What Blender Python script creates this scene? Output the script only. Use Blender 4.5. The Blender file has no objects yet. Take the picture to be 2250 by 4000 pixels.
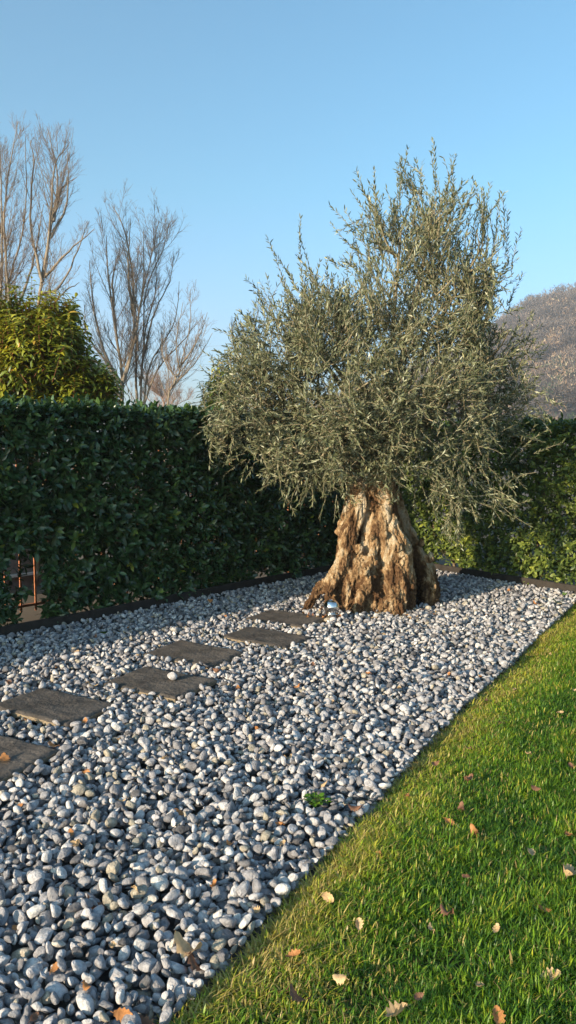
import bpy, math, random
import numpy as np
from mathutils import Vector, Matrix, noise as mnoise
rng = np.random.default_rng(7); random.seed(7)
sc = bpy.context.scene
C = sc.collection
R = math.radians
# ------------------------------------------------------------------ camera, sky, sun, exposure
EYE = 1.55; PITCH = R(5.1); FPX = 3000.0
cam = bpy.data.objects.new('camera', bpy.data.cameras.new('camera')); C.objects.link(cam)
cam.location = (0, 0, EYE); cam.rotation_euler = (R(90) - PITCH, 0, 0)
cam.data.sensor_fit = 'VERTICAL'; cam.data.sensor_height = 36; cam.data.lens = 27.0
cam.data.clip_start = 0.05; cam.data.clip_end = 4000
sc.camera = cam
SUN_AZ, SUN_EL = R(41.8), R(14.2)      # light travels towards (cos az, sin az), from the left behind the viewer
w = bpy.data.worlds.new('World'); sc.world = w; w.use_nodes = True
nt = w.node_tree; nt.nodes.clear()
sky = nt.nodes.new('ShaderNodeTexSky'); sky.sky_type = 'NISHITA'; sky.sun_disc = False
sky.sun_elevation = SUN_EL; sky.sun_rotation = R(180) + R(90) - SUN_AZ
sky.altitude = 100; sky.air_density = 1.0; sky.dust_density = 2.0; sky.ozone_density = 2.2
bg = nt.nodes.new('ShaderNodeBackground'); bg.inputs[1].default_value = 0.115
ow = nt.nodes.new('ShaderNodeOutputWorld')
tint = nt.nodes.new('ShaderNodeVectorMath'); tint.operation = 'MULTIPLY'; 
tcw = nt.nodes.new('ShaderNodeTexCoord'); spx = nt.nodes.new('ShaderNodeSeparateXYZ'); nt.links.new(tcw.outputs['Generated'], spx.inputs[0])
tr_ = nt.nodes.new('ShaderNodeValToRGB'); nt.links.new(spx.outputs[2], tr_.inputs[0])     # air colour by elevation: paler and bluer low down
tr_.color_ramp.elements[0].position = .0; tr_.color_ramp.elements[0].color = (.86, .92, 1.22, 1)
tr_.color_ramp.elements[1].position = .30; tr_.color_ramp.elements[1].color = (.71, 1.08, 1.08, 1)
nt.links.new(tr_.outputs[0], tint.inputs[1])
nt.links.new(sky.outputs[0], tint.inputs[0]); nt.links.new(tint.outputs[0], bg.inputs[0]); nt.links.new(bg.outputs[0], ow.inputs[0])
sun = bpy.data.objects.new('sun', bpy.data.lights.new('sun', 'SUN')); C.objects.link(sun)
sun.data.energy = 5.0; sun.data.angle = R(0.5); sun.data.color = (1.0, 0.80, 0.56)
sun.location = (-20, -20, 12)
sun.rotation_euler = Vector((math.cos(SUN_AZ)*math.cos(SUN_EL), math.sin(SUN_AZ)*math.cos(SUN_EL), -math.sin(SUN_EL))).to_track_quat('-Z', 'Y').to_euler()
sc.view_settings.view_transform = 'Standard'; sc.view_settings.look = 'None'
sc.view_settings.exposure = 1.25; sc.view_settings.gamma = 1.0
sc.cycles.max_bounces = 6; sc.cycles.transparent_max_bounces = 4

# ------------------------------------------------------------------ helpers
def P(px, py, depth):
    """point seen at a photo pixel at a given distance along world Y"""
    u = (px - 1125) / FPX; v = (2000 - py) / FPX
    dy = math.cos(PITCH) + v*math.sin(PITCH); dz = v*math.cos(PITCH) - math.sin(PITCH)
    t = depth / dy
    return np.array((u*t, depth, EYE + dz*t))
def G(px, py, z=0.0):
    u = (px - 1125) / FPX; v = (2000 - py) / FPX
    dy = math.cos(PITCH) + v*math.sin(PITCH); dz = v*math.cos(PITCH) - math.sin(PITCH)
    t = (z - EYE) / dz
    return np.array((u*t, dy*t, z))
def tag(o, label=None, cat=None, group=None, kind=None):
    if label: o['label'] = label
    if cat: o['category'] = cat
    if group: o['group'] = group
    if kind: o['kind'] = kind
    return o
def empty(name, loc, label, cat, group=None):
    o = bpy.data.objects.new(name, None); C.objects.link(o); o.location = loc; o.empty_display_size = .1
    return tag(o, label, cat, group)
def mesh(name, verts, faces, mat, parent=None, origin=None, attrs=None, smooth=True):
    """faces: list of (n,k) int arrays. Verts in world coordinates; origin moves the object's origin."""
    verts = np.asarray(verts, dtype=np.float32)
    if parent is not None and origin is None: origin = np.array(parent.location)
    if origin is not None: verts = verts - np.asarray(origin, dtype=np.float32)
    me = bpy.data.meshes.new(name)
    faces = [np.asarray(f, dtype=np.int32) for f in faces if len(f)]
    tot = sum(f.size for f in faces); nf = sum(len(f) for f in faces)
    me.vertices.add(len(verts)); me.vertices.foreach_set('co', verts.ravel())
    me.loops.add(tot); me.loops.foreach_set('vertex_index', np.concatenate([f.ravel() for f in faces]))
    sizes = np.concatenate([np.full(len(f), f.shape[1], dtype=np.int32) for f in faces])
    starts = np.concatenate([[0], np.cumsum(sizes)[:-1]]).astype(np.int32)
    me.polygons.add(nf); me.polygons.foreach_set('loop_start', starts)
    try: me.polygons.foreach_set('loop_total', sizes)
    except Exception: pass
    me.polygons.foreach_set('use_smooth', np.full(nf, smooth, dtype=bool))
    for k, a in (attrs or {}).items():
        at = me.attributes.new(k, 'FLOAT', 'POINT'); at.data.foreach_set('value', np.asarray(a, dtype=np.float32))
    me.update(calc_edges=True); me.validate()
    if mat: me.materials.append(mat)
    o = bpy.data.objects.new(name, me); C.objects.link(o)
    if parent is not None: o.parent = parent
    elif origin is not None: o.location = origin
    return o
def unit(a): return a / np.maximum(np.linalg.norm(a, axis=-1, keepdims=True), 1e-9)
def tubes(lines, sides=5, cap=False):
    V = []; F = []; A = []; n = 0
    ang = np.linspace(0, 2*math.pi, sides, endpoint=False)
    ca, sa = np.cos(ang), np.sin(ang)
    for li, (pts, rad) in enumerate(lines):
        pts = np.asarray(pts, float); rad = np.broadcast_to(np.asarray(rad, float), (len(pts),))
        t = unit(np.gradient(pts, axis=0))
        ref = np.array((0.31, 0.95, 0.1)) if abs(t[0] @ np.array((0.31, 0.95, 0.1))) < .9 else np.array((1., 0, 0))
        a = unit(np.cross(t, ref)); b = np.cross(t, a)
        ring = pts[:, None, :] + rad[:, None, None]*(ca[None, :, None]*a[:, None, :] + sa[None, :, None]*b[:, None, :])
        V.append(ring.reshape(-1, 3)); m = len(pts)
        i = np.arange(m-1)[:, None]*sides; j = np.arange(sides)[None, :]; j2 = (j+1) % sides
        q = np.stack([n+i+j, n+i+j2, n+i+sides+j2, n+i+sides+j], -1).reshape(-1, 4)
        F.append(q); A.append(np.full(m*sides, (li*0.618) % 1.0)); n += m*sides
    return np.concatenate(V), np.concatenate(F), np.concatenate(A)
def bez(pts, n):
    """smooth curve through points (Catmull-Rom)"""
    p = np.asarray(pts, float); p = np.vstack([2*p[0]-p[1], p, 2*p[-1]-p[-2]]); out = []
    seg = len(p)-3
    for k in range(n):
        s = k/(n-1)*seg; i = min(int(s), seg-1); t = s-i
        a, b, c, d = p[i], p[i+1], p[i+2], p[i+3]
        out.append(0.5*((2*b)+(-a+c)*t+(2*a-5*b+4*c-d)*t*t+(-a+3*b-3*c+d)*t**3))
    return np.array(out)
def box(c, s, rz=0.0, off=0):
    x, y, z = np.array(s)/2
    v = np.array([(-x,-y,-z),(x,-y,-z),(x,y,-z),(-x,y,-z),(-x,-y,z),(x,-y,z),(x,y,z),(-x,y,z)])
    cr, sr = math.cos(rz), math.sin(rz)
    v = np.stack([v[:,0]*cr - v[:,1]*sr, v[:,0]*sr + v[:,1]*cr, v[:,2]], 1) + np.array(c)
    f = np.array([(0,3,2,1),(4,5,6,7),(0,1,5,4),(1,2,6,5),(2,3,7,6),(3,0,4,7)]) + off
    return v, f
def scatter(pos, d, up, L, W, tv, tf):
    """copies of a leaf template: x along the leaf, y across, z off its face"""
    X = unit(d); Z = unit(up - (up*X).sum(-1, keepdims=True)*X); Y = np.cross(Z, X)
    L = np.broadcast_to(L, (len(pos),)); W = np.broadcast_to(W, (len(pos),))
    v = (pos[:, None, :] + X[:, None, :]*(tv[None, :, 0]*L[:, None])[..., None]
         + Y[:, None, :]*(tv[None, :, 1]*W[:, None])[..., None] + Z[:, None, :]*(tv[None, :, 2]*L[:, None])[..., None])
    k = len(tv); f = (np.arange(len(pos))[:, None, None]*k + tf[None]).reshape(-1, tf.shape[1])
    return v.reshape(-1, 3), f
LEAF6 = (np.array([(0,0,0),(.35,-.5,.04),(.35,.5,.04),(.7,-.4,.03),(.7,.4,.03),(1,0,-.02)], float), np.array([(0,1,2),(1,3,4),(1,4,2),(3,5,4)]))
LEAF10 = (np.array([(0,0,0),(.22,-.38,.05),(.22,0,0),(.22,.38,.05),(.55,-.5,.03),(.55,0,-.03),(.55,.5,.03),(.82,-.28,-.04),(.82,0,-.07),(.82,.28,-.04),(1,0,-.15)], float),
          np.array([(0,1,2),(0,2,3),(1,4,5),(1,5,2),(2,5,6),(2,6,3),(4,7,8),(4,8,5),(5,8,9),(5,9,6),(7,10,8),(8,10,9)]))
DROOP = LEAF10[0].copy(); DROOP[:, 2] -= 0.42*DROOP[:, 0]**2
def vnoise(p, s, seed=0):
    """cheap smooth pseudo-noise from sines, about -1..1"""
    r = np.random.default_rng(seed); o = 0
    for k in range(5):
        d = r.normal(size=p.shape[-1]); d /= np.linalg.norm(d)
        o = o + np.sin((p @ d)*s*(1+.45*k) + r.uniform(0, 6.28))
    return o/3.2
# ------------------------------------------------------------------ materials
def mat(name, col=(.5,.5,.5), rough=.6, metal=0.0, ramp=None, noise_s=None, noise_amt=.25, bump=0.0, bump_s=60, translucent=0.0, tcol=None, spec=.5, stretch=(1,1,1), detail=6):
    m = bpy.data.materials.new(name); m.use_nodes = True; t = m.node_tree; n = t.nodes; l = t.links
    b = n['Principled BSDF']; b.inputs['Roughness'].default_value = rough; b.inputs['Metallic'].default_value = metal
    b.inputs['Specular IOR Level'].default_value = spec
    b.inputs['Base Color'].default_value = (*col, 1); src = None
    if ramp:
        at = n.new('ShaderNodeAttribute'); at.attribute_name = 'rnd'
        rp = n.new('ShaderNodeValToRGB'); rp.color_ramp.interpolation = 'LINEAR'
        e = rp.color_ramp.elements
        while len(e) > 1: e.remove(e[-1])
        e[0].position = ramp[0][0]; e[0].color = (*ramp[0][1], 1)
        for p_, c_ in ramp[1:]:
            x = e.new(p_); x.color = (*c_, 1)
        l.new(at.outputs['Fac'], rp.inputs[0]); src = rp.outputs[0]
    tc = n.new('ShaderNodeTexCoord'); mp = n.new('ShaderNodeMapping'); mp.inputs['Scale'].default_value = stretch
    l.new(tc.outputs['Object'], mp.inputs[0])
    if noise_s:
        nz = n.new('ShaderNodeTexNoise'); nz.inputs['Scale'].default_value = noise_s; nz.inputs['Detail'].default_value = detail
        nz.inputs['Roughness'].default_value = .65
        l.new(mp.outputs[0], nz.inputs['Vector'])
        mr = n.new('ShaderNodeMapRange'); mr.inputs[1].default_value = .3; mr.inputs[2].default_value = .7
        mr.inputs[3].default_value = 1-noise_amt; mr.inputs[4].default_value = 1+noise_amt
        l.new(nz.outputs[0], mr.inputs[0])
        hs = n.new('ShaderNodeHueSaturation'); l.new(mr.outputs[0], hs.inputs['Value'])
        if src: l.new(src, hs.inputs['Color'])
        else: hs.inputs['Color'].default_value = (*col, 1)
        src = hs.outputs[0]
    if src: l.new(src, b.inputs['Base Color'])
    if bump:
        nb = n.new('ShaderNodeTexNoise'); nb.inputs['Scale'].default_value = bump_s; nb.inputs['Detail'].default_value = 5
        l.new(mp.outputs[0], nb.inputs['Vector'])
        bp = n.new('ShaderNodeBump'); bp.inputs['Strength'].default_value = bump; bp.inputs['Distance'].default_value = .01
        l.new(nb.outputs[0], bp.inputs['Height']); l.new(bp.outputs[0], b.inputs['Normal'])
    if translucent:
        tr = n.new('ShaderNodeBsdfTranslucent'); mx = n.new('ShaderNodeMixShader'); mx.inputs[0].default_value = translucent
        if src:
            if tcol:
                mm = n.new('ShaderNodeMix'); mm.data_type = 'RGBA'; mm.blend_type = 'MULTIPLY'; mm.inputs[0].default_value = 1
                l.new(src, mm.inputs[6]); mm.inputs[7].default_value = (*tcol, 1); l.new(mm.outputs[2], tr.inputs[0])
            else: l.new(src, tr.inputs[0])
        else: tr.inputs[0].default_value = (*col, 1)
        l.new(b.outputs[0], mx.inputs[1]); l.new(tr.outputs[0], mx.inputs[2])
        l.new(mx.outputs[0], n['Material Output'].inputs[0])
    return m
M = {}
M['pebble'] = mat('pebble_grey', ramp=[(0,(.075,.074,.08)),(.10,(.17,.167,.18)),(.45,(.305,.30,.318)),(.8,(.41,.402,.415)),(.92,(.52,.51,.505)),(.94,(.34,.30,.24)),(1,(.26,.24,.20))], rough=.82, noise_s=45, noise_amt=.42, bump=.6, bump_s=130, spec=.25)
M['bed'] = mat('gravel_soil', (.09,.085,.08), rough=.95, noise_s=20, noise_amt=.4, bump=.5)
M['soil'] = mat('lawn_soil', (.045,.055,.018), rough=.95, noise_s=12, noise_amt=.5, bump=.8, bump_s=50)
M['field'] = mat('field', (.10,.078,.055), rough=.95, noise_s=.5, noise_amt=.4)
M['slab'] = mat('slate_slab', (.082,.070,.061), rough=.8, noise_s=6, noise_amt=.5, bump=.7, bump_s=45, spec=.35)
M['slab_side'] = mat('slab_side', (.22,.175,.12), rough=.85, noise_s=30, noise_amt=.3, bump=.6, bump_s=90)
M['edging'] = mat('dark_edging', (.028,.024,.021), rough=.75, noise_s=14, noise_amt=.35, bump=.3, bump_s=80, spec=.3)
M['steel'] = mat('polished_steel', (.78,.78,.78), rough=.13, metal=1.0, noise_s=None, bump=0)
M['steel_b'] = mat('brushed_steel', (.72,.71,.69), rough=.22, metal=1.0)
M['olive'] = mat('olive_leaf', ramp=[(0,(.046,.056,.030)),(.4,(.120,.136,.066)),(.65,(.22,.235,.135)),(.9,(.40,.42,.31)),(1,(.30,.27,.10))], rough=.45, translucent=.18, spec=.45)
M['limb'] = mat('olive_limb', (.22,.185,.13), rough=.85, noise_s=30, noise_amt=.4, bump=.6, bump_s=50)
M['twig'] = mat('olive_twig', (.26,.22,.14), rough=.8)
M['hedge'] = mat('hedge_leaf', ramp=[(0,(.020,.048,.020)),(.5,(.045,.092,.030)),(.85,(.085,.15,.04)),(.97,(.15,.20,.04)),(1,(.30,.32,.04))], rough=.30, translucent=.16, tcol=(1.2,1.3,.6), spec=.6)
M['hedge_lit'] = mat('hedge_leaf_sunlit', ramp=[(0,(.025,.05,.014)),(.45,(.075,.115,.024)),(.8,(.18,.23,.045)),(.97,(.32,.36,.06)),(1,(.40,.40,.05))], rough=.42, translucent=.2, tcol=(1.2,1.2,.5), spec=.4)  # right hedge's copy of the laurel leaf, sunlit brightness put into its colour
M['hedge_stem'] = mat('hedge_stem', (.16,.12,.075), rough=.85, noise_s=30, noise_amt=.3)
M['photinia'] = mat('shrub_leaf', ramp=[(0,(.045,.085,.018)),(.35,(.14,.18,.02)),(.7,(.31,.31,.028)),(.93,(.46,.42,.045)),(1,(.40,.19,.05))], rough=.45, translucent=.22, tcol=(1.3,1.2,.5), spec=.5)
M['redstem'] = mat('red_stem', (.22,.08,.04), rough=.7)
M['bare'] = mat('bare_bark', (.22,.18,.135), rough=.85, noise_s=6, noise_amt=.3, bump=.3, bump_s=30)
M['bare2'] = mat('bare_twig', (.21,.16,.125), rough=.85)
M['redbush'] = mat('red_twig', (.30,.21,.17), rough=.9)
M['grass'] = mat('grass_blade', ramp=[(0,(.035,.10,.010)),(.35,(.10,.215,.015)),(.62,(.24,.34,.024)),(.82,(.42,.40,.04)),(.95,(.42,.33,.12)),(1,(.36,.25,.11))], rough=.42, translucent=.28, tcol=(1.2,1.25,.5), spec=.4)
M['leafA'] = mat('dead_leaf_orange', (.42,.19,.07), rough=.6, noise_s=40, noise_amt=.35, translucent=.2, spec=.3)
M['leafB'] = mat('dead_leaf_tan', (.52,.36,.20), rough=.6, noise_s=40, noise_amt=.3, translucent=.2, spec=.3)
M['leafC'] = mat('dead_leaf_brown', (.20,.10,.06), rough=.6, noise_s=40, noise_amt=.35, translucent=.15, spec=.3)
M['leafG'] = mat('green_leaf', (.07,.13,.03), rough=.45, noise_s=40, noise_amt=.3, translucent=.15)
M['rust'] = mat('rusty_paint', (.42,.15,.06), rough=.6, noise_s=25, noise_amt=.3)
M['wall'] = mat('render_wall', (.22,.19,.17), rough=.9, noise_s=15, noise_amt=.2)
M['white'] = mat('white_paint', (.7,.68,.64), rough=.7)
M['hill'] = mat('hill_ground', (.095,.083,.08), rough=1, noise_s=.09, noise_amt=.35)
M['woods'] = mat('bare_wood', ramp=[(0,(.05,.043,.044)),(.35,(.095,.082,.08)),(.8,(.165,.14,.13)),(.895,(.26,.17,.11)),(.91,(.48,.40,.29)),(.92,(.48,.40,.29)),(.935,(.04,.065,.04)),(1,(.05,.08,.045))], rough=1, translucent=.1, spec=.1)
M['conifer'] = mat('conifer', (.03,.06,.04), rough=.8)

# olive bark: pale weathered ridges, rotten brown hollows
def bark_mat():
    m = bpy.data.materials.new('olive_bark'); m.use_nodes = True; t = m.node_tree; n = t.nodes; l = t.links
    b = n['Principled BSDF']; b.inputs['Roughness'].default_value = .85; b.inputs['Specular IOR Level'].default_value = .2
    tc = n.new('ShaderNodeTexCoord'); mp = n.new('ShaderNodeMapping'); mp.inputs['Scale'].default_value = (1,1,.45)
    l.new(tc.outputs['Object'], mp.inputs[0])
    n1 = n.new('ShaderNodeTexNoise'); n1.inputs['Scale'].default_value = 7; n1.inputs['Detail'].default_value = 8; n1.inputs['Roughness'].default_value = .7; n1.inputs['Distortion'].default_value = .6
    n2 = n.new('ShaderNodeTexNoise'); n2.inputs['Scale'].default_value = 60; n2.inputs['Detail'].default_value = 6; n2.inputs['Roughness'].default_value = .75
    vo = n.new('ShaderNodeTexVoronoi'); vo.feature = 'DISTANCE_TO_EDGE'; vo.inputs['Scale'].default_value = 34
    for x in (n1, n2, vo): l.new(mp.outputs[0], x.inputs['Vector'])
    r = n.new('ShaderNodeValToRGB'); e = r.color_ramp.elements
    e[0].position = .36; e[0].color = (.12,.065,.032,1); e[1].position = .60; e[1].color = (.56,.48,.365,1)
    x = e.new(.45); x.color = (.34,.215,.11,1); x = e.new(.52); x.color = (.50,.38,.24,1)
    ac = n.new('ShaderNodeAttribute'); ac.attribute_name = 'rot'
    ad = n.new('ShaderNodeMath'); ad.operation = 'MULTIPLY_ADD'; ad.inputs[1].default_value = -.30; l.new(ac.outputs['Fac'], ad.inputs[0]); l.new(n1.outputs[0], ad.inputs[2])
    l.new(ad.outputs[0], r.inputs[0])
    mr = n.new('ShaderNodeMapRange'); mr.inputs[1].default_value = .3; mr.inputs[2].default_value = .7; mr.inputs[3].default_value = .6; mr.inputs[4].default_value = 1.4
    l.new(n2.outputs[0], mr.inputs[0])
    hs = n.new('ShaderNodeHueSaturation'); l.new(r.outputs[0], hs.inputs['Color']); l.new(mr.outputs[0], hs.inputs['Value']); l.new(hs.outputs[0], b.inputs['Base Color'])
    m1 = n.new('ShaderNodeMath'); m1.operation = 'MULTIPLY'; m1.inputs[1].default_value = 1.2
    cl = n.new('ShaderNodeMath'); cl.operation = 'MINIMUM'; cl.inputs[1].default_value = .12; l.new(vo.outputs['Distance'], cl.inputs[0]); l.new(cl.outputs[0], m1.inputs[0])
    m2 = n.new('ShaderNodeMath'); m2.operation = 'ADD'; l.new(m1.outputs[0], m2.inputs[0]); l.new(n2.outputs[0], m2.inputs[1])
    bp = n.new('ShaderNodeBump'); bp.inputs['Strength'].default_value = 1.0; bp.inputs['Distance'].default_value = .03
    l.new(m2.outputs[0], bp.inputs['Height']); l.new(bp.outputs[0], b.inputs['Normal'])
    return m
M['bark'] = bark_mat()

# ------------------------------------------------------------------ layout
CORNER = np.array((1.21, 9.87)); DL = np.array((.667, .745)); DR = np.array((.639, -.769))   # edging lines from the corner: left = -DL, right = +DR
NL = np.array((.745, -.667)); NR = np.array((-.769, -.639))                                    # their normals towards the viewer
EDGE = [(-.75,1.0),(-.50,1.55),(-.31,1.93),(-.15,2.21),(.07,2.62),(.37,3.16),(.83,4.03),(1.48,5.12),(2.79,7.33),(3.0,7.71)]
EX = np.array([e[0] for e in EDGE]); EY = np.array([e[1] for e in EDGE])
def edge_x(y): return np.interp(y, EY, EX)
LN0 = CORNER - 12*DL
# ------------------------------------------------------------------ ground, gravel bed, lawn soil
v = np.array([(-700,-700,-.12),(700,-700,-.12),(700,700,-.12),(-700,700,-.12)], float)
tag(mesh('ground', v, [np.array([(0,1,2,3)])], M['field'], smooth=False), kind='structure')
far = CORNER - 10.5*DL
bedpts = [(far[0],far[1]),(far[0]+.5,-1.0)] + [(-1.7,-1.0)] + EDGE + [(CORNER+DR*2.75).tolist(), CORNER.tolist()]
bv = np.array([(p[0], p[1], -.06) for p in bedpts])
me = bpy.data.meshes.new('gravel_bed'); me.from_pydata(bv.tolist(), [], [list(range(len(bv)))]); me.materials.append(M['bed'])
o = bpy.data.objects.new('gravel_bed', me); C.objects.link(o); tag(o, kind='structure')
ys = np.concatenate([[-1.0], np.linspace(1.0, 7.7, 60)]); lv = []; 
xs_t = np.linspace(0, 1, 40)
for y in ys:
    x0 = -1.7 if y < 0 else edge_x(y)
    x1 = 6.5 if y < 4 else min(6.5, 3.0 + (7.71-y)*.85)
    for t in xs_t:
        x = x0 + (x1-x0)*t
        lv.append((x, y, -.02 + .012*math.sin(x*3.1+y*2.3) + .01*math.sin(x*7.7-y*5.1) - (.05 if t == 0 else 0)))
nn = len(xs_t); f = [(i*nn+j, i*nn+j+1, (i+1)*nn+j+1, (i+1)*nn+j) for i in range(len(ys)-1) for j in range(nn-1)]
tag(mesh('lawn_soil', np.array(lv), [np.array(f)], M['soil']), kind='structure')

# ------------------------------------------------------------------ stepping stones
SLABS = [((-1.50,3.67), -29, 'dark stepping stone cut off by the left edge, lowest and nearest of the path'),
         ((-1.37,4.38), -28, 'dark stepping stone with a tan lit front edge, second from the viewer'),
         ((-.83,4.83), -31, 'dark slate stepping stone with a single grey pebble lying on it'),
         ((-.69,5.51), -32.5, 'dark stepping stone just behind the one that carries a pebble'),
         ((-.17,5.98), -31, 'stepping stone with a pale scuffed streak, second nearest to the olive trunk'),
         ((-.02,6.64), -34, 'stepping stone beside the steel ball, farthest of the path')]
SL = .60; SW = .41; ST = .030; SZ = .0
for i, ((cx, cy), a, lab) in enumerate(SLABS):
    nx, ny = 60, 42; a = R(a)
    X, Y = np.meshgrid(np.linspace(-SL/2, SL/2, nx), np.linspace(-SW/2, SW/2, ny), indexing='ij')
    p2 = np.stack([X + i*3.1, Y + i*1.7], -1)
    h = np.array([.0045*mnoise.fractal(Vector((q[0]*7, q[1]*9, i*3.)), .8, 2.2, 5) for q in p2.reshape(-1, 2)]).reshape(nx, ny)
    cr = np.abs(vnoise(p2 + .03*np.stack([vnoise(p2, 40, 31), vnoise(p2, 40, 32)], -1), 22, 23+i)); h -= .0035*np.exp(-(cr/.05)**2)*(vnoise(p2, 7, 77+i) > .1)
    edge = np.minimum(SL/2-np.abs(X), SW/2-np.abs(Y)); h -= .012*np.exp(-edge/.006)
    wob = .006
    XX = X + wob*vnoise(np.stack([Y*1.0, X*.1+i], -1), 30, 50+i)*(np.abs(X)/(SL/2))**4
    YY = Y + wob*vnoise(np.stack([X*1.0, Y*.1+i], -1), 30, 60+i)*(np.abs(Y)/(SW/2))**4
    top = np.stack([XX, YY, ST + h], -1).reshape(-1, 3)
    idx = np.arange(nx*ny).reshape(nx, ny)
    ft = np.stack([idx[:-1,:-1], idx[1:,:-1], idx[1:,1:], idx[:-1,1:]], -1).reshape(-1, 4)
    ring = np.concatenate([idx[:,0], idx[-1,1:], idx[-2::-1,-1], idx[0,-2:0:-1]])
    low = top[ring].copy(); low[:,2] = -.01; low[:,:2] *= .985
    mid = top[ring].copy(); mid[:,2] = ST*.45 + .004*rng.normal(size=len(ring)); mid[:,:2] *= 1.002
    n0 = len(top); m_ = len(ring); r1 = np.arange(m_); r2 = (r1+1) % m_
    tilt = Matrix.Rotation(R([1.5,-1.2,.8,1.8,-1,.6][i]), 3, 'X') @ Matrix.Rotation(R([-.8,1,-.6,.5,1.1,-.7][i]), 3, 'Y')
    Rm = np.array(Matrix.Rotation(a, 3, 'Z') @ tilt)
    st = empty('stepping_stone', (cx, cy, SZ), lab, 'stepping stone', 'stepping stones across the pebbles')
    mesh('top_surface', top @ Rm.T + (cx,cy,SZ), [ft], M['slab'], st)
    sv = np.vstack([top[ring]-(0,0,.0005), mid, low]) @ Rm.T + (cx,cy,SZ)
    mesh('side', sv, [np.vstack([np.stack([r1, m_+r1, m_+r2, r2], -1), np.stack([m_+r1, 2*m_+r1, 2*m_+r2, m_+r2], -1)])], M['slab_side'], st)

# ------------------------------------------------------------------ pebbles (a pile dropped stone by stone on a height field)
def ico(level):
    import bmesh
    bm = bmesh.new(); bmesh.ops.create_icosphere(bm, subdivisions=level, radius=1)
    v = np.array([x.co[:] for x in bm.verts]); f = np.array([[y.index for y in x.verts] for x in bm.faces]); bm.free()
    return v, f
def pebble_shape(v, seed, ncut=5):
    r = np.random.default_rng(seed); p = v.copy()
    for _ in range(ncut):
        n = unit(r.normal(size=3)); d = r.uniform(.5, .88); s = p @ n
        p = p - np.maximum(s-d, 0)[:, None]*n*r.uniform(.75, 1.0)
    for k in range(3):
        n = unit(r.normal(size=3)); p *= (1 + .07*np.sin(v @ n*2.6 + r.uniform(0, 6)))[:, None]
    p -= (p.max(0)+p.min(0))/2
    return p / np.abs(p).max(0)
TRUNK_C = np.array((.88, 7.38))
cell = .0065; gx0, gy0 = -3.3, 1.2; GW, GH = int(6.6/cell), int(8.8/cell)
H = np.full((GW, GH), -.06); 
gx = gx0 + (np.arange(GW)+.5)*cell; gy = gy0 + (np.arange(GH)+.5)*cell
GX, GY = np.meshgrid(gx, gy, indexing='ij')
dL = (GX-CORNER[0])*NL[0] + (GY-CORNER[1])*NL[1]; dR = (GX-CORNER[0])*NR[0] + (GY-CORNER[1])*NR[1]
ok = (dL > .02) & (dR > .02) & (GX < edge_x(GY)-.012) & (GX > -.39*GY-.95)
for (cx, cy), a, _ in SLABS:
    a = R(a); u = (GX-cx)*math.cos(a)+(GY-cy)*math.sin(a); w_ = -(GX-cx)*math.sin(a)+(GY-cy)*math.cos(a)
    ins = (np.abs(u) < SL/2+.004) & (np.abs(w_) < SW/2+.004); H[ins] = .034; ok &= ~ins
tr = ((GX-.84)/.50)**2 + ((GY-7.45)/.46)**2
ok &= tr > 1; H[tr < 1] = .03
ok &= (GX-.385)**2+(GY-6.68)**2 > .12**2
H[~ok & (H < -.01)] = .01
area_cells = ok.sum(); cand = np.argwhere(ok)
SZS = [.0135, .017, .021, .026, .033]; PW = np.array([.22,.29,.27,.16,.06]); YAW = 12
foot = {}
for si, a in enumerate(SZS):
    for yi in range(YAW):
        for ci, br in enumerate((.60, .82)):
            th = math.pi*yi/YAW; R_ = int(a/cell)+1; q = np.arange(-R_, R_+1)*cell
            U, W2 = np.meshgrid(q, q, indexing='ij'); uu = U*math.cos(th)+W2*math.sin(th); ww = -U*math.sin(th)+W2*math.cos(th)
            rr = (uu/a)**2 + (ww/(a*br))**2; msk = rr < .92
            ii, jj = np.nonzero(msk); foot[(si,yi,ci)] = (ii-R_, jj-R_, np.sqrt(1-rr[msk]), uu[msk], ww[msk])
pebs = []
Hf = H; target = .003; cells_sum = H[ok].sum(); n_max = 90000
ids = np.full((GW, GH), -1, dtype=np.int32)
K = 6
for it in range(n_max):
    si = int(rng.choice(5, p=PW)) if it % 64 else 4
    yi = int(rng.integers(YAW)); ci = int(rng.integers(2)); c_ = SZS[si]*rng.uniform(.36, .62)
    cc = cand[rng.integers(len(cand), size=K)]
    k = int(np.argmin(Hf[cc[:,0], cc[:,1]])); i0, j0 = cc[k]
    di, dj, s, uu, ww = foot[(si,yi,ci)]
    I = i0+di; J = j0+dj
    if I.min() < 0 or J.min() < 0 or I.max() >= GW or J.max() >= GH: continue
    h = Hf[I, J]
    low = h + c_*s
    n85 = int(len(low)*.88); zc = np.partition(low, n85)[n85]
    if zc > .035: continue
    gu = float((h*uu).sum()/(uu*uu).sum()); gw = float((h*ww).sum()/(ww*ww).sum())
    nh = np.maximum(h, zc + c_*s*.95)
    Hf[I, J] = nh; won = zc + c_*s*.95 >= h; ids[I[won], J[won]] = len(pebs)
    pebs.append((gx[i0], gy[j0], zc, SZS[si], (.60,.82)[ci], c_, math.pi*yi/YAW, gu, gw))
    if it % 1500 == 0 and Hf[ok].mean() > target: break
vis = np.zeros(len(pebs), bool); u_, cnt = np.unique(ids[ids >= 0], return_counts=True); vis[u_[cnt >= 3]] = True
pb = np.array(pebs)[vis]; print('pebbles', len(pebs), 'kept', len(pb), 'it', it)
protos = {3: ico(3), 2: ico(2)}
allv = []; allf = []; alla = []; off = 0
near = np.hypot(pb[:,0], pb[:,1]) < 4.1
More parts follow.
